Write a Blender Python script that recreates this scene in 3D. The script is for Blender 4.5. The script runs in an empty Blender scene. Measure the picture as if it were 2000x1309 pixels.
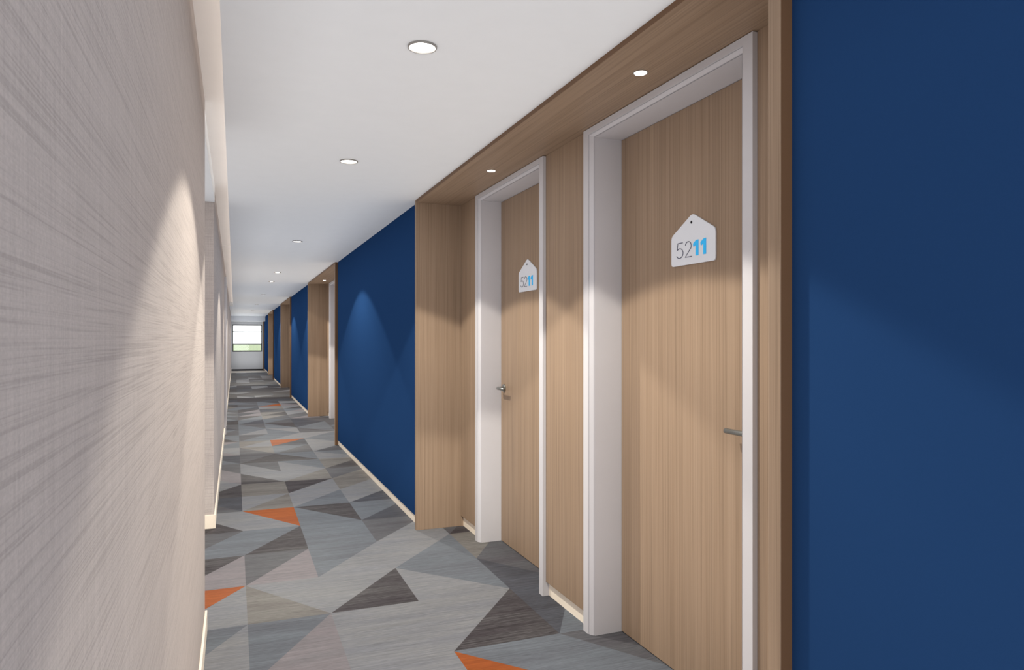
import bpy, bmesh, math, random
from mathutils import Vector, Matrix

random.seed(7)
scene = bpy.context.scene
COL = scene.collection

# ---------------------------------------------------------------- camera
F_PX = 1377.0
YAW = math.atan(542.0 / F_PX)
CAM_H = 1.35
cam_data = bpy.data.cameras.new('camera')
cam_data.sensor_fit = 'HORIZONTAL'
cam_data.sensor_width = 36.0
cam_data.lens = 36.0 * F_PX / 2000.0
cam_data.shift_y = 8.5 / 2000.0
cam_data.clip_start = 0.02
cam_data.clip_end = 1000.0
cam = bpy.data.objects.new('camera', cam_data)
cam.location = (0.0, 0.0, CAM_H)
cam.rotation_euler = (math.radians(90), 0.0, -YAW)
COL.objects.link(cam)
scene.camera = cam

# ---------------------------------------------------------------- world, exposure, ambient
AMBIENT = 0.415
AMBIENT_DIST = 0.45
SPOT_W = 106.0
SPOT_HALF = 61.5
NICHE_W = 1.2
LENS_EMIT = 6.0
LED_EMIT = 4.6
WORLD_S = 4.0
world = bpy.data.worlds.new('overcast_sky')
scene.world = world
world.use_nodes = True
bg = world.node_tree.nodes['Background']
bg.inputs['Color'].default_value = (0.97, 0.985, 1.0, 1)
bg.inputs['Strength'].default_value = WORLD_S
scene.cycles.use_fast_gi = True
scene.cycles.fast_gi_method = 'ADD'
world.light_settings.ao_factor = AMBIENT
world.light_settings.distance = AMBIENT_DIST
scene.view_settings.view_transform = 'Standard'
scene.view_settings.look = 'None'
scene.view_settings.exposure = 0.0
scene.view_settings.gamma = 1.0
scene.view_settings.use_curve_mapping = False

# ---------------------------------------------------------------- materials
def srgb(r, g, b):
    def c(v):
        v /= 255.0
        return v / 12.92 if v <= 0.04045 else ((v + 0.055) / 1.055) ** 2.4
    return (c(r), c(g), c(b), 1.0)

def new_mat(name):
    m = bpy.data.materials.new(name)
    m.use_nodes = True
    nt = m.node_tree
    return m, nt, nt.nodes['Principled BSDF']

def N(nt, kind, **kw):
    n = nt.nodes.new(kind)
    for k, v in kw.items():
        setattr(n, k, v)
    return n

def coord(nt, scale):
    g = N(nt, 'ShaderNodeNewGeometry')
    v = N(nt, 'ShaderNodeVectorMath', operation='MULTIPLY')
    v.inputs[1].default_value = scale
    nt.links.new(g.outputs['Position'], v.inputs[0])
    return v.outputs[0]

def noise(nt, vec, scale=1.0, detail=3.0, rough=0.55):
    n = N(nt, 'ShaderNodeTexNoise')
    n.inputs['Scale'].default_value = scale
    n.inputs['Detail'].default_value = detail
    n.inputs['Roughness'].default_value = rough
    nt.links.new(vec, n.inputs['Vector'])
    return n.outputs['Fac']

def ramp(nt, fac, stops):
    r = N(nt, 'ShaderNodeValToRGB')
    els = r.color_ramp.elements
    els[0].position, els[0].color = stops[0]
    els[1].position, els[1].color = stops[-1]
    for p, c in stops[1:-1]:
        e = els.new(p); e.color = c
    nt.links.new(fac, r.inputs['Fac'])
    return r.outputs['Color']

def mix(nt, a, b, fac, blend='MIX'):
    m = N(nt, 'ShaderNodeMix', data_type='RGBA', blend_type=blend)
    for sock, v in ((m.inputs[6], a), (m.inputs[7], b), (m.inputs[0], fac)):
        if hasattr(v, 'is_linked') or hasattr(v, 'links'):
            nt.links.new(v, sock)
        else:
            sock.default_value = v
    return m.outputs[2]

def bump(nt, bsdf, height, strength, dist):
    b = N(nt, 'ShaderNodeBump')
    b.inputs['Strength'].default_value = strength
    b.inputs['Distance'].default_value = dist
    nt.links.new(height, b.inputs['Height'])
    nt.links.new(b.outputs['Normal'], bsdf.inputs['Normal'])

def plain(name, col, rough=0.5, metal=0.0, spec=0.4, emit=None, strength=0.0):
    m, nt, b = new_mat(name)
    n = noise(nt, coord(nt, (9, 9, 9)), 1.0, 2.0)
    c2 = tuple(min(1, v * 1.008) for v in col[:3]) + (1,)
    c1 = tuple(v * 0.992 for v in col[:3]) + (1,)
    nt.links.new(ramp(nt, n, [(0.3, c1), (0.7, c2)]), b.inputs['Base Color'])
    b.inputs['Roughness'].default_value = rough
    b.inputs['Metallic'].default_value = metal
    b.inputs['Specular IOR Level'].default_value = spec
    if emit:
        b.inputs['Emission Color'].default_value = emit
        b.inputs['Emission Strength'].default_value = strength
    return m

def wood(name, scale_coarse, scale_fine):
    m, nt, b = new_mat(name)
    n1 = noise(nt, coord(nt, scale_coarse), 1.0, 4.0, 0.6)
    n2 = noise(nt, coord(nt, scale_fine), 1.0, 3.0, 0.6)
    base = ramp(nt, n1, [(0.28, WOOD_D), (0.5, WOOD_M), (0.72, WOOD_L)])
    fine = ramp(nt, n2, [(0.30, (0.78, 0.77, 0.76, 1)), (0.50, (1.0, 1.0, 1.0, 1)), (0.72, (1.10, 1.10, 1.10, 1))])
    nt.links.new(mix(nt, base, fine, 1.0, 'MULTIPLY'), b.inputs['Base Color'])
    b.inputs['Roughness'].default_value = 0.5
    b.inputs['Specular IOR Level'].default_value = 0.25
    return m

WOOD_D = srgb(137, 116, 97)
WOOD_M = srgb(142, 121, 102)
WOOD_L = srgb(148, 127, 108)
M_WOOD = wood('oak_veneer_upright', (34, 34, 0.3), (150, 150, 1.0))
M_DARK_STRIP = plain('dark_brown_strip', srgb(104, 77, 55), 0.5, 0, 0.25)
M_WOOD_LONG = wood('oak_veneer_lengthwise', (34, 0.3, 34), (150, 1.0, 150))

def vinyl():
    m, nt, b = new_mat('ribbed_taupe_wall_vinyl')
    v1 = noise(nt, coord(nt, (3.2, 3.2, 380.0)), 1.0, 2.0, 0.5)    # level ridges
    v2 = noise(nt, coord(nt, (170.0, 170.0, 7.0)), 1.0, 2.0, 0.5)    # upright threads
    v3 = noise(nt, coord(nt, (220.0, 220.0, 330.0)), 1.0, 1.0, 0.5)  # grain
    c1 = ramp(nt, v1, [(0.34, (0.87, 0.87, 0.87, 1)), (0.46, (1, 1, 1, 1)), (0.66, (1.06, 1.06, 1.06, 1))])
    c2 = ramp(nt, v2, [(0.34, (0.955, 0.955, 0.955, 1)), (0.66, (1.04, 1.04, 1.04, 1))])
    c3 = ramp(nt, v3, [(0.3, (0.95, 0.95, 0.95, 1)), (0.7, (1.05, 1.05, 1.05, 1))])
    c = mix(nt, mix(nt, mix(nt, srgb(176, 167, 163), c1, 1.0, 'MULTIPLY'), c2, 1.0, 'MULTIPLY'), c3, 1.0, 'MULTIPLY')
    nt.links.new(c, b.inputs['Base Color'])
    b.inputs['Roughness'].default_value = 0.8
    b.inputs['Specular IOR Level'].default_value = 0.1
    a = N(nt, 'ShaderNodeMath', operation='MULTIPLY_ADD')
    a.inputs[1].default_value = 0.5
    nt.links.new(v2, a.inputs[0]); nt.links.new(v1, a.inputs[2])
    bump(nt, b, a.outputs[0], 0.16, 0.003)
    return m
M_VINYL = vinyl()

def blue():
    m, nt, b = new_mat('navy_blue_wall_fabric')
    v = noise(nt, coord(nt, (260, 260, 260)), 1.0, 2.0, 0.5)
    nt.links.new(ramp(nt, v, [(0.3, srgb(31, 59, 99)), (0.7, srgb(32, 60, 101))]), b.inputs['Base Color'])
    b.inputs['Roughness'].default_value = 0.9
    b.inputs['Specular IOR Level'].default_value = 0.0
    return m
M_BLUE = blue()
M_CEIL = plain('white_ceiling_paint', srgb(234, 238, 242), 0.5, 0, 0.3)
M_COVE = plain('warm_white_cove_paint', srgb(234, 229, 226), 0.7, 0, 0.2)
M_FRAME = plain('pinkish_white_lacquer', srgb(190, 188, 192), 0.5, 0, 0.3)
M_SKIRT = plain('cream_skirting_paint', srgb(240, 228, 212), 0.45, 0, 0.4)
M_END = plain('pale_grey_end_wall_paint', srgb(214, 216, 217), 0.7, 0, 0.3)
M_WFRAME = plain('dark_grey_window_metal', srgb(48, 50, 48), 0.6, 0.0, 0.4)
M_STEEL = plain('brushed_steel', srgb(150, 152, 150), 0.35, 0.85, 0.5)
M_RING = plain('grey_satin_ring', srgb(150, 147, 143), 0.4, 0.3, 0.5)
M_LENS = plain('lit_diffuser', srgb(255, 250, 244), 0.5, 0, 0.3, (1.0, 0.97, 0.92, 1), LENS_EMIT)
M_LED = plain('warm_led_strip', srgb(255, 235, 205), 0.5, 0, 0.3, (1.0, 0.93, 0.86, 1), LED_EMIT)
M_PLATE = plain('white_acrylic_plate', srgb(213, 216, 223), 0.4, 0, 0.3)
M_HOLE = plain('black_screw', srgb(14, 14, 20), 0.5, 0, 0.3)
M_DIGIT = plain('slate_grey_digit', srgb(84, 86, 104), 0.5, 0, 0.3)
M_DIGIT_BLUE = plain('sky_blue_digit', srgb(56, 186, 250), 0.45, 0, 0.3)
M_SLAB = plain('dark_underlay', srgb(60, 60, 62), 0.9, 0, 0.1)
M_STRIP = plain('beige_floor_strip', srgb(176, 166, 152), 0.4, 0, 0.4)
M_SHADOWGAP = plain('painted_shadow_gap', srgb(50, 48, 46), 0.6, 0, 0.2)

def lawn_mat():
    m, nt, b = new_mat('mown_lawn')
    v = noise(nt, coord(nt, (0.05, 0.02, 1)), 1.0, 4.0, 0.6)
    nt.links.new(ramp(nt, v, [(0.3, srgb(84, 96, 58)), (0.7, srgb(88, 99, 63))]), b.inputs['Base Color'])
    b.inputs['Roughness'].default_value = 0.9
    return m
M_LAWN = lawn_mat()

def glass():
    m, nt, b = new_mat('clear_window_glass')
    nt.nodes.remove(b)
    out = nt.nodes['Material Output']
    t = N(nt, 'ShaderNodeBsdfTransparent'); g = N(nt, 'ShaderNodeBsdfGlossy')
    t.inputs[0].default_value = (0.97, 0.98, 0.975, 1)
    g.inputs['Roughness'].default_value = 0.02
    fr = N(nt, 'ShaderNodeFresnel'); fr.inputs['IOR'].default_value = 1.45
    mx = N(nt, 'ShaderNodeMixShader')
    nt.links.new(fr.outputs[0], mx.inputs[0]); nt.links.new(t.outputs[0], mx.inputs[1]); nt.links.new(g.outputs[0], mx.inputs[2])
    nt.links.new(mx.outputs[0], out.inputs['Surface'])
    return m
M_GLASS = glass()

def carpet(name, col, accent, amt, contrast):
    m, nt, b = new_mat(name)
    s1 = noise(nt, coord(nt, (2.2, 75.0, 1.0)), 1.0, 4.0, 0.65)       # streaks of yarn across the corridor
    s2 = noise(nt, coord(nt, (16.0, 130.0, 1.0)), 1.0, 3.0, 0.7)      # flecks
    s3 = noise(nt, coord(nt, (1.1, 7.0, 1.0)), 1.0, 3.0, 0.6)         # broad ombre bands
    base = mix(nt, col, accent, ramp(nt, s3, [(0.38, (0, 0, 0, 1)), (0.68, (amt, amt, amt, 1))]))
    k = contrast
    st = ramp(nt, s1, [(0.28, (1 - k, 1 - k, 1 - k, 1)), (0.5, (1, 1, 1, 1)), (0.72, (1 + k, 1 + k, 1 + k, 1))])
    fl = ramp(nt, s2, [(0.3, (1 - k * .8,) * 3 + (1,)), (0.7, (1 + k * .8,) * 3 + (1,))])
    c = mix(nt, mix(nt, base, st, 1.0, 'MULTIPLY'), fl, 1.0, 'MULTIPLY')
    nt.links.new(c, b.inputs['Base Color'])
    b.inputs['Roughness'].default_value = 0.6
    b.inputs['Specular IOR Level'].default_value = 0.06
    return m
LIGHT, BLUEG, MID, DARK, ORANGE, LAV, MDARK, BEIGE = range(8)
CARPETS = [
    carpet('carpet_light_grey', srgb(110, 111, 114), srgb(101, 103, 110), 0.8, 0.20),
    carpet('carpet_blue_grey', srgb(92, 97, 104), srgb(81, 83, 90), 0.8, 0.20),
    carpet('carpet_mid_grey', srgb(81, 82, 86), srgb(70, 68, 73), 0.9, 0.24),
    carpet('carpet_charcoal', srgb(68, 66, 68), srgb(52, 48, 52), 0.9, 0.55),
    carpet('carpet_rust_orange', srgb(134, 73, 38), srgb(117, 61, 33), 0.8, 0.18),
    carpet('carpet_rosy_grey', srgb(111, 106, 110), srgb(101, 99, 103), 0.8, 0.18),
    carpet('carpet_slate_grey', srgb(69, 71, 78), srgb(59, 59, 64), 0.9, 0.28),
    carpet('carpet_warm_beige_grey', srgb(104, 102, 100), srgb(88, 84, 83), 0.9, 0.24),
]

# ---------------------------------------------------------------- helpers
def tag(o, label=None, cat=None, group=None, kind=None):
    if label: o['label'] = label
    if cat: o['category'] = cat
    if group: o['group'] = group
    if kind: o['kind'] = kind
    return o

def link(name, bm, mat, parent=None, smooth=False):
    me = bpy.data.meshes.new(name)
    bmesh.ops.recalc_face_normals(bm, faces=bm.faces)
    if smooth:
        for f in bm.faces: f.smooth = True
    bm.to_mesh(me); bm.free()
    o = bpy.data.objects.new(name, me)
    COL.objects.link(o)
    for m in (mat if isinstance(mat, list) else [mat]):
        me.materials.append(m)
    if parent is not None:
        o.parent = parent
    return o

def empty(name, loc, rz=0.0):
    o = bpy.data.objects.new(name, None)
    o.empty_display_size = 0.1
    o.location = loc
    o.rotation_euler = (0, 0, rz)
    COL.objects.link(o)
    return o

def add_box(bm, x0, x1, y0, y1, z0, z1, bev=0.0):
    vs = [bm.verts.new(p) for p in ((x0, y0, z0), (x1, y0, z0), (x1, y1, z0), (x0, y1, z0), (x0, y0, z1), (x1, y0, z1), (x1, y1, z1), (x0, y1, z1))]
    fs = [bm.faces.new([vs[i] for i in q]) for q in ((0, 3, 2, 1), (4, 5, 6, 7), (0, 1, 5, 4), (1, 2, 6, 5), (2, 3, 7, 6), (3, 0, 4, 7))]
    if bev > 0:
        es = set(e for f in fs for e in f.edges)
        bmesh.ops.bevel(bm, geom=list(es), offset=bev, segments=2, affect='EDGES', profile=0.5)

def box(name, x0, x1, y0, y1, z0, z1, mat, parent=None, bev=0.0):
    bm = bmesh.new()
    add_box(bm, x0, x1, y0, y1, z0, z1, bev)
    return link(name, bm, mat, parent)

def boxes(name, lst, mat, parent=None, bev=0.0):
    bm = bmesh.new()
    for b in lst: add_box(bm, *b, bev)
    return link(name, bm, mat, parent)

def lathe(bm, prof, segs=32, axis='Z', origin=(0, 0, 0)):
    """profile of (radius, height); closed where the radius is 0"""
    rings = []
    for r, h in prof:
        ring = []
        for i in range(segs if r > 1e-6 else 1):
            a = 2 * math.pi * i / segs
            if axis == 'Z': p = (r * math.cos(a), r * math.sin(a), h)
            else: p = (h, r * math.cos(a), r * math.sin(a))
            ring.append(bm.verts.new((p[0] + origin[0], p[1] + origin[1], p[2] + origin[2])))
        rings.append(ring)
    for a, b in zip(rings, rings[1:]):
        for i in range(segs):
            j = (i + 1) % segs
            if len(a) == 1 and len(b) == 1: continue
            if len(a) == 1: bm.faces.new((a[0], b[i], b[j]))
            elif len(b) == 1: bm.faces.new((a[i], a[j], b[0]))
            else: bm.faces.new((a[i], a[j], b[j], b[i]))

def prism(bm, pts, x0, x1):
    """a (y, z) outline extruded from x0 to x1"""
    a = [bm.verts.new((x0, y, z)) for y, z in pts]
    b = [bm.verts.new((x1, y, z)) for y, z in pts]
    bm.faces.new(a); bm.faces.new(b[::-1])
    n = len(pts)
    for i in range(n):
        j = (i + 1) % n
        bm.faces.new((a[i], b[i], b[j], a[j]))

def copy_tree(o, parent=None):
    c = o.copy(); COL.objects.link(c)
    if parent is not None: c.parent = parent
    for ch in list(o.children):
        copy_tree(ch, c)
    return c

# ---------------------------------------------------------------- main measures (metres; camera stands over the origin)
CEIL = 2.336
SOFFIT = 2.316
BLUE_X = 1.228
BOARD_X = 1.194
PANEL_X = 1.524
CASE_X = 1.506
PERIOD = 7.89
NEAR_Y, FAR_Y = 1.353, 4.88         # inner faces of the first portal's two side boards
BOARD_T = 0.042
END_Y = 33.1
BACK_Y = -1.7
LEFT_A, LEFT_B = -0.127, -0.137     # face of the near and of the far stretch of the left wall
REC0, REC1 = 3.54, 5.47             # the door recess in the left wall
PORTALS = [NEAR_Y + PERIOD * i for i in range(4)]

# ---------------------------------------------------------------- floor
floor = box('floor', -0.85, 1.80, BACK_Y - 0.1, END_Y + 0.1, -0.12, -0.008, M_SLAB)
tag(floor, 'corridor floor laid with grey, charcoal and orange triangles of carpet', 'floor', kind='structure')
COLX = [-0.76, -0.33, 0.058, 0.443, 0.884, 1.388, 1.76]
ROWS = [2.33, 2.93, 3.56, 4.125, 4.71, 5.31, 5.92, 6.47, 7.02, 7.58, 8.20, 8.78, 9.41, 9.97, 10.63, 11.28, 11.98, 12.6]
# (diagonal, lower triangle, upper triangle): 'U' runs from near left to far right (lower = near right, upper = far left);
# 'D' from far left to near right (lower = near left, upper = far right)
CELLS = {
 1: ['U LIGHT BEIGE', 'U LIGHT BLUEG', 'U LIGHT ORANGE', 'U LAV DARK', 'U BLUEG MID', 'D DARK LIGHT', 'D MID MDARK', 'U DARK LIGHT',
     'D LIGHT LAV', 'D LAV MID', 'D BLUEG MDARK', 'D LAV LIGHT', 'U BLUEG LAV', 'D DARK BLUEG', 'U MID BLUEG', 'D MDARK MID', 'U DARK MDARK'],
 2: ['D BLUEG LAV', 'U LAV BLUEG', 'D BEIGE LIGHT', 'U LAV MID', 'U DARK BLUEG', 'D LIGHT ORANGE', 'U BEIGE LIGHT', 'U BEIGE BEIGE',
     'D DARK LIGHT', 'D LIGHT MID', 'U DARK MID', 'D MID BEIGE', 'U LIGHT BEIGE', 'U BLUEG MID', 'U LIGHT BLUEG', 'D BLUEG MID', 'U MDARK BLUEG'],
 3: ['D LIGHT LIGHT', 'U LIGHT LIGHT', 'U DARK LIGHT', 'U LIGHT BLUEG', 'D BLUEG BLUEG', 'D BLUEG DARK', 'U BLUEG LIGHT', 'U LIGHT DARK',
     'U BEIGE LIGHT', 'D LIGHT BLUEG', 'D DARK BLUEG', 'U MID BLUEG', 'U MDARK ORANGE', 'U LIGHT BLUEG', 'D BLUEG LIGHT', 'D BLUEG DARK', 'U MID BLUEG'],
 4: ['D ORANGE BLUEG', 'U DARK LIGHT', 'D LIGHT BLUEG', 'U BLUEG LIGHT', 'U LIGHT MID', 'U MDARK BLUEG', 'U MDARK LIGHT', 'U LIGHT BEIGE',
     'U BEIGE MID', 'U DARK BEIGE', 'D LIGHT BLUEG', 'U MDARK LIGHT', 'D LIGHT BLUEG', 'U BLUEG LIGHT', 'D MID BLUEG', 'U BLUEG MDARK', 'D MDARK MID'],
 5: ['D BLUEG MID', 'U BLUEG MDARK', 'D MDARK MID', 'U MID BEIGE', 'U DARK MID', 'U MID BLUEG', 'D MID LIGHT', 'U BLUEG MID',
     'D MDARK MID', 'U MID BLUEG', 'D LIGHT MID', 'U BEIGE MDARK', 'D MID BLUEG', 'U DARK MID', 'D MID BLUEG', 'U BLUEG MID', 'D MID MDARK'],
 0: ['U LIGHT BEIGE'] * 2 + ['D MID LIGHT', 'U BLUEG MID', 'U MDARK BLUEG', 'D MID LIGHT', 'U BEIGE MID'] + ['D LIGHT MID'] * 10,
}
TONE = dict(LIGHT=LIGHT, BLUEG=BLUEG, MID=MID, DARK=DARK, ORANGE=ORANGE, LAV=LAV, MDARK=MDARK, BEIGE=BEIGE)

def tri_prism(bm, pts, mi, z1=0.0, z0=-0.008):
    top = [bm.verts.new((x, y, z1)) for x, y in pts]
    bot = [bm.verts.new((x, y, z0)) for x, y in pts]
    fs = [bm.faces.new(top), bm.faces.new(bot[::-1])]
    for i in range(3):
        j = (i + 1) % 3
        fs.append(bm.faces.new((top[i], bot[i], bot[j], top[j])))
    for f in fs: f.material_index = mi

def cell_tris(c, y0, y1, diag):
    x0, x1 = COLX[c], COLX[c + 1]
    if diag == 'U':
        return [(x0, y0), (x1, y0), (x1, y1)], [(x0, y0), (x1, y1), (x0, y1)]
    return [(x0, y0), (x1, y0), (x0, y1)], [(x1, y0), (x1, y1), (x0, y1)]

for c in range(6):
    for r in range(len(ROWS) - 1):
        if c == 0 and not (3.4 < ROWS[r + 1] and ROWS[r] < 5.5):
            continue
        d, lo, up = CELLS[c][r].split()
        for pts, t in zip(cell_tris(c, ROWS[r], ROWS[r + 1], d), (lo, up)):
            bm = bmesh.new()
            tri_prism(bm, pts, 0)
            link('carpet_tile', bm, CARPETS[TONE[t]], floor)
# the rest of the carpet: too far off to tell apart, or behind the camera
bm = bmesh.new()
pool = [LIGHT, BLUEG, BLUEG, MID, MID, MDARK, MDARK, DARK, LAV, BEIGE, LIGHT, ORANGE, MID, DARK]
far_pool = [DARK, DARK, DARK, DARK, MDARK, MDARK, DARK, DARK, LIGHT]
y = ROWS[-1]
far_rows = []
while y < END_Y:
    far_rows.append((y, y + 0.6)); y += 0.6
y = ROWS[0]
while y > BACK_Y:
    far_rows.append((y - 0.6, y)); y -= 0.6
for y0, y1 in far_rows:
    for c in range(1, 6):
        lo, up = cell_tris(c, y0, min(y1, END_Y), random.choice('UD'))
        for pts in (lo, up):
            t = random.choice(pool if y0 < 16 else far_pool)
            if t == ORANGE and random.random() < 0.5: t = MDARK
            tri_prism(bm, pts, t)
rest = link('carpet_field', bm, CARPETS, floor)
rest['kind'] = 'stuff'
box('pale_strip', -0.13, BLUE_X, 30.5, 32.2, 0.0, 0.004, M_STRIP, floor)  # thin beige strip across the carpet before the end wall

# ---------------------------------------------------------------- ceiling, cove
ceiling = box('ceiling', -0.040, 1.80, BACK_Y - 0.1, END_Y + 0.1, CEIL, CEIL + 0.018, M_CEIL)
tag(ceiling, 'white corridor ceiling with a warm lit cove along the left wall', 'ceiling', kind='structure')
CT = 2.452
SEAM = 8.9
COVE_END = 22.6
box('cove_lid', -0.30, 0.12, BACK_Y - 0.1, SEAM - 0.004, CT, CT + 0.03, M_COVE, ceiling)
box('cove_lid', -0.30, 0.12, SEAM + 0.004, COVE_END, CT - 0.002, CT + 0.03, M_COVE, ceiling)
box('cove_back', 0.10, 0.12, BACK_Y - 0.1, COVE_END, CEIL + 0.018, CT, M_COVE, ceiling)
box('cove_stop', -0.041, 0.12, COVE_END, COVE_END + 0.02, CEIL + 0.018, CT + 0.03, M_COVE, ceiling)
box('cove_end', -0.14, -0.041, COVE_END, END_Y + 0.1, CEIL, CT + 0.03, M_CEIL, ceiling)
box('cove_lip', -0.040, -0.034, BACK_Y - 0.1, COVE_END, CEIL + 0.018, CEIL + 0.028, M_COVE, ceiling)
box('led_strip', 0.00, 0.014, BACK_Y, COVE_END - 0.05, CEIL + 0.018, CEIL + 0.026, M_LED, ceiling)
box('bulkhead', -0.14, BLUE_X, END_Y - 1.1, END_Y, 2.13, CEIL, M_CEIL, ceiling)

# ---------------------------------------------------------------- left wall with its door recess
def wall(name, b, mat, label, bev=0.0):
    return tag(box(name, *b, mat, None, bev), label, 'wall', kind='structure')
wall('wall_left', (-0.27, LEFT_A, BACK_Y, REC0, -0.008, CT), M_VINYL, 'near left wall in taupe ribbed vinyl, filling the left edge of the view')
wall('wall_left', (-0.27, LEFT_B, REC1, END_Y, -0.008, CT), M_VINYL, 'far left wall in taupe vinyl running on beyond the door recess')
wall('wall_left', (-0.80, -0.70, REC0 - 0.2, REC1 + 0.2, -0.008, CEIL), M_VINYL, 'taupe wall at the back of the left door recess')
wall('wall_left', (-0.70, -0.27, REC0 - 0.12, REC0, -0.008, CEIL), M_VINYL, 'near cheek of the left door recess')
wall('wall_left', (-0.70, -0.27, REC1, REC1 + 0.12, -0.008, CEIL), M_VINYL, 'far cheek of the left door recess, facing the camera')
tag(boxes('ceiling_recess', [(-0.80, -0.165, REC0, REC1, CEIL - 0.004, CEIL + 0.05), (-0.165, -0.132, REC0, REC1, CEIL - 0.004, CT)], M_CEIL),
    'small white ceiling over the left door recess', 'ceiling', kind='structure')
def skirting(name, b, label):
    return tag(box(name, *b, M_SKIRT, None, 0.002), label, 'baseboard', kind='structure')
skirting('baseboard_left', (LEFT_A, LEFT_A + 0.010, BACK_Y, REC0 + 0.010, 0.0, 0.098), 'cream baseboard under the near left wall')
skirting('baseboard_left', (LEFT_B, LEFT_B + 0.011, REC1 - 0.011, END_Y, 0.0, 0.098), 'cream baseboard under the far left wall')
skirting('baseboard_left', (-0.70, LEFT_B, REC1 - 0.011, REC1, 0.0, 0.098), 'cream baseboard returning into the left door recess')

# ---------------------------------------------------------------- right wall: blue stretches between the oak portals
runs = [(BACK_Y, PORTALS[0] - BOARD_T)] + [(PORTALS[i] + FAR_Y - NEAR_Y + BOARD_T, (PORTALS[i + 1] - BOARD_T) if i < 3 else END_Y - 0.14) for i in range(4)]
where = ['at the right edge of the view, nearest the camera', 'between the first and second oak portals', 'between the second and third oak portals',
         'between the third and fourth oak portals', 'beyond the fourth oak portal, next to the end window']
for (a, b), w in zip(runs, where):
    wall('wall_right', (BLUE_X, 1.80, a, b, 0.062, CEIL), M_BLUE, 'navy blue wall ' + w)
    skirting('baseboard_right', (BLUE_X + 0.005, 1.78, a, b, 0.0, 0.062), 'cream baseboard under the navy wall ' + w)

# ---------------------------------------------------------------- ends of the corridor
# the unseen end behind the camera has an opening added for daylight fill
tag(boxes('wall_front', [(-0.30, -0.05, BACK_Y - 0.1, BACK_Y, -0.008, CT), (1.20, 1.80, BACK_Y - 0.1, BACK_Y, -0.008, CT), (-0.05, 1.20, BACK_Y - 0.1, BACK_Y, 2.28, CT)], M_END),
    'unseen end of the corridor behind the camera, with an opening added for fill light', 'wall', kind='structure')
WX0, WX1, WZ0, WZ1 = -0.082, 1.132, 0.81, 2.005
tag(boxes('wall_back', [(-0.27, WX0, END_Y, END_Y + 0.15, -0.008, CT), (WX1, 1.80, END_Y, END_Y + 0.15, -0.008, CT),
                        (WX0, WX1, END_Y, END_Y + 0.15, -0.008, WZ0), (WX0, WX1, END_Y, END_Y + 0.15, WZ1, CT)], M_END),
    'pale grey end wall around the window', 'wall', kind='structure')
tag(box('baseboard_back', -0.137, BLUE_X, END_Y - 0.012, END_Y, 0.0, 0.045, M_SHADOWGAP), 'dark low baseboard line of the end wall, its colour standing for a shadow gap', 'baseboard', kind='structure')  # shade of a shadow gap, put into the dark colour
tag(box('trim_end', BOARD_X - 0.03, BLUE_X + 0.02, END_Y - 0.14, END_Y - 0.1, 0.0, CEIL, M_WOOD), 'oak edge board beside the end window', 'trim', kind='structure')
win = empty('window_1', ((WX0 + WX1) / 2, END_Y, WZ0))
tag(win, 'wide window in dark metal frame at the far end of the corridor', 'window', kind='structure')
ww, wh, ft = (WX1 - WX0) / 2, WZ1 - WZ0, 0.05
boxes('frame', [(-ww, ww, 0.0, 0.08, 0, ft), (-ww, ww, 0.0, 0.08, wh - ft, wh), (-ww, -ww + ft * .7, 0.0, 0.08, ft, wh - ft), (ww - ft * .7, ww, 0.0, 0.08, ft, wh - ft)], M_WFRAME, win)
bars = [1.136 - WZ0, 1.688 - WZ0]
for zb in bars:
    box('glazing_bar', -ww + ft * .7, ww - ft * .7, 0.01, 0.07, zb - 0.017, zb + 0.017, M_WFRAME, win)
for z0, z1 in ((ft, bars[0] - 0.017), (bars[0] + 0.017, bars[1] - 0.017), (bars[1] + 0.017, wh - ft)):
    box('pane', -ww + ft * .7, ww - ft * .7, 0.036, 0.042, z0, z1, M_GLASS, win)
bm = bmesh.new()
random.seed(3)
nx, ny = 14, 20
grid = [[bm.verts.new((-150 + 300 * i / nx, 45 + 175 * j / ny, -0.15 + random.uniform(-.04, .04))) for i in range(nx + 1)] for j in range(ny + 1)]
for j in range(ny):
    for i in range(nx):
        bm.faces.new((grid[j][i], grid[j][i + 1], grid[j + 1][i + 1], grid[j + 1][i]))
tag(link('lawn', bm, M_LAWN), 'green lawn seen through the end window', 'lawn', kind='structure')

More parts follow.
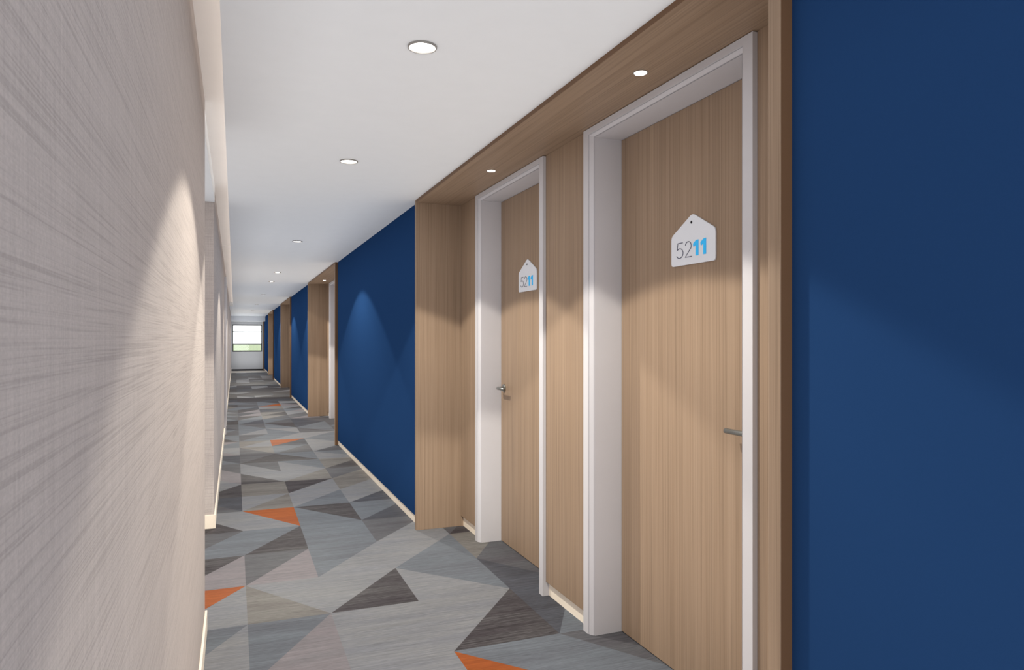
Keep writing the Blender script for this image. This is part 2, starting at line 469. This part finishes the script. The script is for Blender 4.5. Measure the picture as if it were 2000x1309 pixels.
# ---------------------------------------------------------------- oak portals (lined niches, each holding two doors)
NEAR_DOOR = (1.774, 2.922)          # outer edges of the casings of the first portal's doors
FAR_DOOR = (3.386, 4.502)
def portal(k, y_near):
    dy = y_near - NEAR_Y
    t = empty('trim_%d' % (k + 1), (BOARD_X, y_near, 0.0))
    words = ['nearest oak portal, lining the niche of the two numbered doors', 'second oak portal, beyond the first navy wall',
             'third oak portal down the corridor', 'fourth oak portal, farthest down the corridor'][k]
    tag(t, words, 'door niche', kind='structure')
    L = FAR_Y - NEAR_Y
    def part(name, x0, x1, y0, y1, z0, z1, m, bev=0.0):
        return box(name, x0 - BOARD_X, x1 - BOARD_X, y0 - NEAR_Y, y1 - NEAR_Y, z0, z1, m, t, bev)
    part('side_board', BOARD_X, 1.78, NEAR_Y - BOARD_T, NEAR_Y, 0.0, CEIL, M_WOOD, 0.0015)
    part('side_board', BOARD_X, 1.78, FAR_Y, FAR_Y + BOARD_T, 0.0, CEIL, M_WOOD, 0.0015)
    part('dark_strip', BOARD_X + 0.002, BLUE_X, NEAR_Y - BOARD_T - 0.001, NEAR_Y - BOARD_T, 0.0, CEIL, M_DARK_STRIP)  # thin strip over the board's outer face, darker than the oak
    part('dark_strip', BOARD_X - 0.001, BOARD_X, NEAR_Y, FAR_Y, SOFFIT + 0.001, CEIL, M_DARK_STRIP)  # same dark strip along the soffit's front edge
    part('soffit_board', BOARD_X, 1.78, NEAR_Y, FAR_Y, SOFFIT, CEIL, M_WOOD_LONG, 0.0015)
    for a, b in ((NEAR_Y, NEAR_DOOR[0]), (NEAR_DOOR[1], FAR_DOOR[0]), (FAR_DOOR[1], FAR_Y)):
        part('back_panel', PANEL_X, 1.78, a, b, 0.075, SOFFIT, M_WOOD, 0.001)
        part('skirting', PANEL_X + 0.018, 1.77, a, b, 0.0, 0.075, M_SKIRT)
    part('door_backing', 1.715, 1.79, NEAR_DOOR[0], NEAR_DOOR[1], 0.0, SOFFIT, M_WOOD)
    part('door_backing', 1.715, 1.79, FAR_DOOR[0], FAR_DOOR[1], 0.0, SOFFIT, M_WOOD)
    return t
for k, yn in enumerate(PORTALS):
    portal(k, yn)

# ---------------------------------------------------------------- doors
# casing section: (depth from the casing's face, distance from its outer edge)
SECTION = [(0.0, 0.0), (0.0, 0.046), (0.007, 0.0475), (0.007, 0.050), (0.004, 0.0515), (0.017, 0.068), (0.024, 0.069), (0.024, 0.072), (0.020, 0.074), (0.204, 0.074), (0.204, 0.0)]
H_OUT = SOFFIT - 0.003
ZK = 0.58                            # the head is slimmer than the jambs
def casing_part(name, W, kind, parent):
    bm = bmesh.new()
    a, b = [], []
    for d, o in SECTION:
        if kind == 'head':
            a.append(bm.verts.new((d, -W / 2 + o, H_OUT - o * ZK))); b.append(bm.verts.new((d, W / 2 - o, H_OUT - o * ZK)))
        else:
            s = kind
            a.append(bm.verts.new((d, s * (W / 2 - o), 0.0))); b.append(bm.verts.new((d, s * (W / 2 - o), H_OUT - o * ZK)))
    n = len(SECTION)
    for i in range(n):
        j = (i + 1) % n
        bm.faces.new((a[i], a[j], b[j], b[i]))
    bm.faces.new(a); bm.faces.new(b[::-1])
    return link(name, bm, M_FRAME, parent)

def tube(bm, pts, r, segs=12):
    """round bar along a polyline"""
    rings = []
    for i, p in enumerate(pts):
        p = Vector(p)
        d = (Vector(pts[min(i + 1, len(pts) - 1)]) - Vector(pts[max(i - 1, 0)])).normalized()
        u = d.cross(Vector((0, 0, 1)))
        if u.length < 1e-3: u = d.cross(Vector((0, 1, 0)))
        u.normalize(); v = d.cross(u)
        rings.append([bm.verts.new(p + u * (r * math.cos(2 * math.pi * k / segs)) + v * (r * math.sin(2 * math.pi * k / segs))) for k in range(segs)])
    for a, b in zip(rings, rings[1:]):
        for k in range(segs):
            l = (k + 1) % segs
            bm.faces.new((a[k], a[l], b[l], b[k]))
    bm.faces.new(rings[0][::-1]); bm.faces.new(rings[-1])

door_n = [0]
def door(y0, y1, handle_side, label, face_x=CASE_X, rz=0.0):
    """handle_side: +1 at the far jamb, -1 at the near one; the lever points to the middle of the leaf"""
    door_n[0] += 1
    W = y1 - y0
    t = empty('door_%d' % door_n[0], (face_x, (y0 + y1) / 2, 0.0), rz)
    tag(t, label, 'door', kind='structure')
    casing_part('jamb', W, 1, t); casing_part('jamb', W, -1, t); casing_part('head', W, 'head', t)
    leaf_x = 0.158
    hw = W / 2 - 0.076
    box('door_leaf', leaf_x, leaf_x + 0.044, -hw, hw, 0.004, H_OUT - 0.074 * ZK - 0.002, M_WOOD, t, 0.001)
    s = handle_side
    hy, hz = s * (hw - 0.062), 1.028
    bm = bmesh.new()
    lathe(bm, [(0.0, leaf_x - 0.010), (0.024, leaf_x - 0.010), (0.026, leaf_x - 0.008), (0.026, leaf_x)], 28, 'X', (0, hy, hz))
    h = link('handle', bm, M_STEEL, t)
    bm = bmesh.new()
    tube(bm, [(leaf_x - 0.008, hy, hz), (leaf_x - 0.040, hy, hz), (leaf_x - 0.049, hy - s * 0.004, hz), (leaf_x - 0.053, hy - s * 0.014, hz), (leaf_x - 0.053, hy - s * 0.125, hz)], 0.0095, 14)
    link('lever', bm, M_STEEL, h, True)
    return t
door(*NEAR_DOOR, -1, 'nearest oak door in a pinkish white frame, number plate at eye height')
door(*FAR_DOOR, 1, 'second oak door from the camera in the nearest portal, narrow in view')
words = ['near door of the second oak portal', 'far door of the second oak portal, only its white jamb in view', 'near door of the third oak portal', 'far door of the third oak portal']
for i in (1, 2):
    door(NEAR_DOOR[0] + PERIOD * i, NEAR_DOOR[1] + PERIOD * i, -1, words[2 * i - 2])
    door(FAR_DOOR[0] + PERIOD * i, FAR_DOOR[1] + PERIOD * i, 1, words[2 * i - 1])

# white framed doors of the left wall: a thin casing standing just proud of the vinyl
def left_door(y0, y1, label):
    door_n[0] += 1
    t = empty('door_%d' % door_n[0], (LEFT_B, (y0 + y1) / 2, 0.0))
    tag(t, label, 'door', kind='structure')
    w, hh = (y1 - y0) / 2, 2.235
    for s in (-1, 1):
        a, b = sorted((s * w, s * (w - 0.07)))
        box('jamb', 0.0, 0.026, a, b, 0.0, hh, M_FRAME, t, 0.002)
    box('head', 0.0, 0.026, -w + 0.07, w - 0.07, hh - 0.07, hh, M_FRAME, t, 0.002)
    box('door_leaf', 0.0, 0.008, -w + 0.072, w - 0.072, 0.1, hh - 0.072, M_FRAME, t)
left_door(10.75, 11.85, 'white framed door on the far left wall, seen edge on')

# ---------------------------------------------------------------- number plates
def ribbon(pts, w):
    """outline of a stroke of width w along a polyline in the (u, v) plane"""
    L, R = [], []
    n = len(pts)
    for i in range(n):
        p = Vector(pts[i])
        d0 = (Vector(pts[i]) - Vector(pts[i - 1])).normalized() if i else None
        d1 = (Vector(pts[i + 1]) - Vector(pts[i])).normalized() if i < n - 1 else None
        if d0 is None: d0 = d1
        if d1 is None: d1 = d0
        n0 = Vector((-d0.y, d0.x)); n1 = Vector((-d1.y, d1.x))
        m = (n0 + n1).normalized()
        k = min(1.6, 1.0 / max(0.3, m.dot(n0)))
        L.append(p + m * (w / 2 * k)); R.append(p - m * (w / 2 * k))
    return L, R

def digit(name, strokes, w, u0, v0, W, H, mat, parent, label=None):
    """strokes in a unit cell; u runs to the reader's right (towards -Y)"""
    bm = bmesh.new()
    for st in strokes:
        L, R = ribbon([(p[0] * W, p[1] * H) for p in st], w)
        f0 = [[bm.verts.new((x, -(u0 + q.x), v0 + q.y)) for q in side] for x in (-0.0064,) for side in (L, R)]
        f1 = [[bm.verts.new((x, -(u0 + q.x), v0 + q.y)) for q in side] for x in (-0.0048,) for side in (L, R)]
        for i in range(len(L) - 1):
            bm.faces.new((f0[0][i], f0[0][i + 1], f0[1][i + 1], f0[1][i]))
            bm.faces.new((f0[0][i], f1[0][i], f1[0][i + 1], f0[0][i + 1]))
            bm.faces.new((f0[1][i], f0[1][i + 1], f1[1][i + 1], f1[1][i]))
    o = link(name, bm, mat, parent)
    if label: o['label'] = label
    return o

def arc(cx, cy, rx, ry, a0, a1, n=14):
    return [(cx + rx * math.cos(math.radians(a0 + (a1 - a0) * i / n)), cy + ry * math.sin(math.radians(a0 + (a1 - a0) * i / n))) for i in range(n + 1)]
FIVE = [[(0.90, 1.0), (0.16, 1.0), (0.08, 0.56)] + arc(0.42, 0.32, 0.50, 0.32, 128, -150, 22)]
TWO = [arc(0.48, 0.70, 0.42, 0.30, 165, -28, 16) + [(0.06, 0.0), (0.98, 0.0)]]
ONE = [(0.40, 0.0), (0.80, 0.0), (0.80, 1.0), (0.47, 1.0), (0.02, 0.80), (0.02, 0.66), (0.12, 0.58), (0.40, 0.70)]
def bold_digit(name, outline, u0, v0, W, H, mat, parent, label):
    bm = bmesh.new()
    prism(bm, [(-(u0 + u * W), v0 + v * H) for u, v in outline], -0.0064, -0.0048)
    o = link(name, bm, mat, parent)
    o['label'] = label
    return o

def rounded(pts, r, seg=5):
    out = []
    n = len(pts)
    for i in range(n):
        p, a, b = Vector(pts[i]), Vector(pts[i - 1]), Vector(pts[(i + 1) % n])
        u, v = (a - p).normalized(), (b - p).normalized()
        ri = r[i]
        ang = u.angle(v)
        t = ri / math.tan(ang / 2)
        p0, p1 = p + u * t, p + v * t
        for k in range(seg + 1):
            s = k / seg
            q = (1 - s) ** 2 * p0 + 2 * s * (1 - s) * p + s ** 2 * p1
            out.append((q.x, q.y))
    return out

def plate(yc, label):
    t = empty('number_plate', (CASE_X + 0.158 - 0.0005, yc, 1.644))
    tag(t, label, 'sign', group='house shaped number plates on the doors')
    w = 0.1415
    pts = rounded([(-w, 0), (w, 0), (w, 0.121), (0, 0.197), (-w, 0.121)], [0.014, 0.014, 0.026, 0.034, 0.026])
    bm = bmesh.new()
    prism(bm, pts, -0.005, 0.0)
    link('backplate', bm, M_PLATE, t)
    bm = bmesh.new()
    lathe(bm, [(0.0, -0.0062), (0.0052, -0.0062), (0.0060, -0.0045)], 18, 'X', (0, 0.006, 0.163))
    link('screw', bm, M_HOLE, t)
    H = 0.0600
    v0 = 0.0300
    digit('digit', FIVE, 0.0028, -0.103, v0, 0.046, H, M_DIGIT, t, 'thin slate grey figure 5')
    digit('digit', TWO, 0.0028, -0.049, v0, 0.047, H, M_DIGIT, t, 'thin slate grey figure 2')
    bold_digit('digit', ONE, 0.005, v0, 0.043, H, M_DIGIT_BLUE, t, 'bold sky blue figure 1')
    bold_digit('digit', ONE, 0.052, v0, 0.043, H, M_DIGIT_BLUE, t, 'bold sky blue figure 1')
    return t
plate(2.2965, 'white house shaped plate reading 5211 on the nearest door')
plate(3.958, 'white house shaped plate reading 5211 on the second door, smaller in view')

# ---------------------------------------------------------------- downlights
def downlight_proto(name, r, spot_w, half, ring_h, lens_h, drop, profile):
    t = empty(name, (0, 0, 0))
    bm = bmesh.new()
    lathe(bm, [(r - 0.005, 0.0), (r, 0.0), (r, -ring_h * .7), (r - 0.0012, -ring_h), (r - 0.0042, -ring_h), (r - 0.005, -ring_h * .6), (r - 0.005, 0.0)], 40)
    link('trim_ring', bm, M_RING, t)
    bm = bmesh.new()
    lr = r - 0.0055
    lathe(bm, [(lr, 0.0), (lr, -lens_h * .75), (lr * .93, -lens_h * .85), (lr * .75, -lens_h * .93), (lr * .4, -lens_h * .98), (0.0, -lens_h)], 40)
    link('diffuser', bm, M_LENS, t, True)
    ld = bpy.data.lights.new('downlight_beam', 'SPOT')
    ld.energy = spot_w
    ld.color = (1.0, 0.945, 0.82)
    ld.spot_size = math.radians(2 * half)
    ld.spot_blend = 0.05
    ld.shadow_soft_size = 0.03
    # luminous intensity against the angle from straight down, as a downlight's reflector gives it
    ld.use_nodes = True
    lt = ld.node_tree
    em = lt.nodes['Emission']
    tc = N(lt, 'ShaderNodeTexCoord'); sp = N(lt, 'ShaderNodeSeparateXYZ'); ab = N(lt, 'ShaderNodeMath', operation='ABSOLUTE')
    lt.links.new(tc.outputs['Normal'], sp.inputs[0]); lt.links.new(sp.outputs['Z'], ab.inputs[0])
    stops = [(math.cos(math.radians(a)), (v, v, v, 1)) for a, v in profile]
    fo = N(lt, 'ShaderNodeLightFalloff')
    fo.inputs['Strength'].default_value = 1.0
    mu = N(lt, 'ShaderNodeMath', operation='MULTIPLY')
    lt.links.new(ramp(lt, ab.outputs[0], stops), mu.inputs[0]); lt.links.new(fo.outputs['Linear'], mu.inputs[1])
    lt.links.new(mu.outputs[0], em.inputs['Strength'])
    lo = bpy.data.objects.new('downlight_beam', ld)
    lo.location = (0, 0, -drop)
    lo.parent = t
    COL.objects.link(lo)
    return t
LIGHT_X = 0.588
main_lights = [
    (2.318, 'largest round downlight, nearest the camera in the white ceiling'),
    (3.955, 'second round downlight from the camera along the white ceiling'),
    (7.38, 'third round downlight from the camera, above the first navy wall'),
    (10.92, 'fourth round downlight, the nearer of a close pair'),
    (12.70, 'fifth round downlight, the farther of a close pair'),
    (16.4, 'sixth round downlight, a thin grey sliver far down the ceiling'),
    (21.2, 'seventh round downlight, nearly lost far down the ceiling'),
    (25.9, 'last round downlight, close to the end window'),
]
proto = downlight_proto('ceiling_downlight', 0.049, SPOT_W, SPOT_HALF, 0.0070, 0.0024, 0.13,
                        [(60.9, 0.0), (60.0, 0.22), (58.8, 0.50), (50.0, 0.60), (32.0, 0.50), (0.0, 0.42)])
for i, (y, lab) in enumerate(main_lights):
    o = proto if i == 0 else copy_tree(proto)
    o.location = (LIGHT_X, y, CEIL)
    tag(o, lab, 'downlight', 'downlights along the white ceiling')
niche_lights = [
    (2.205, 'small frameless spotlight in the oak soffit above the nearest door'),
    (3.80, 'small spotlight in the oak soffit above the second door'),
    (11.85, 'tiny spotlight in the soffit of the second oak portal'),
]
proto2 = downlight_proto('soffit_spotlight', 0.0275, NICHE_W, 35.0, 0.002, 0.0042, 0.012, [(35.0, 0.0), (25.0, 0.5), (0.0, 1.0)])
for i, (y, lab) in enumerate(niche_lights):
    o = proto2 if i == 0 else copy_tree(proto2)
    o.location = (1.368, y, SOFFIT)
    tag(o, lab, 'spotlight', 'spotlights in the oak soffits')
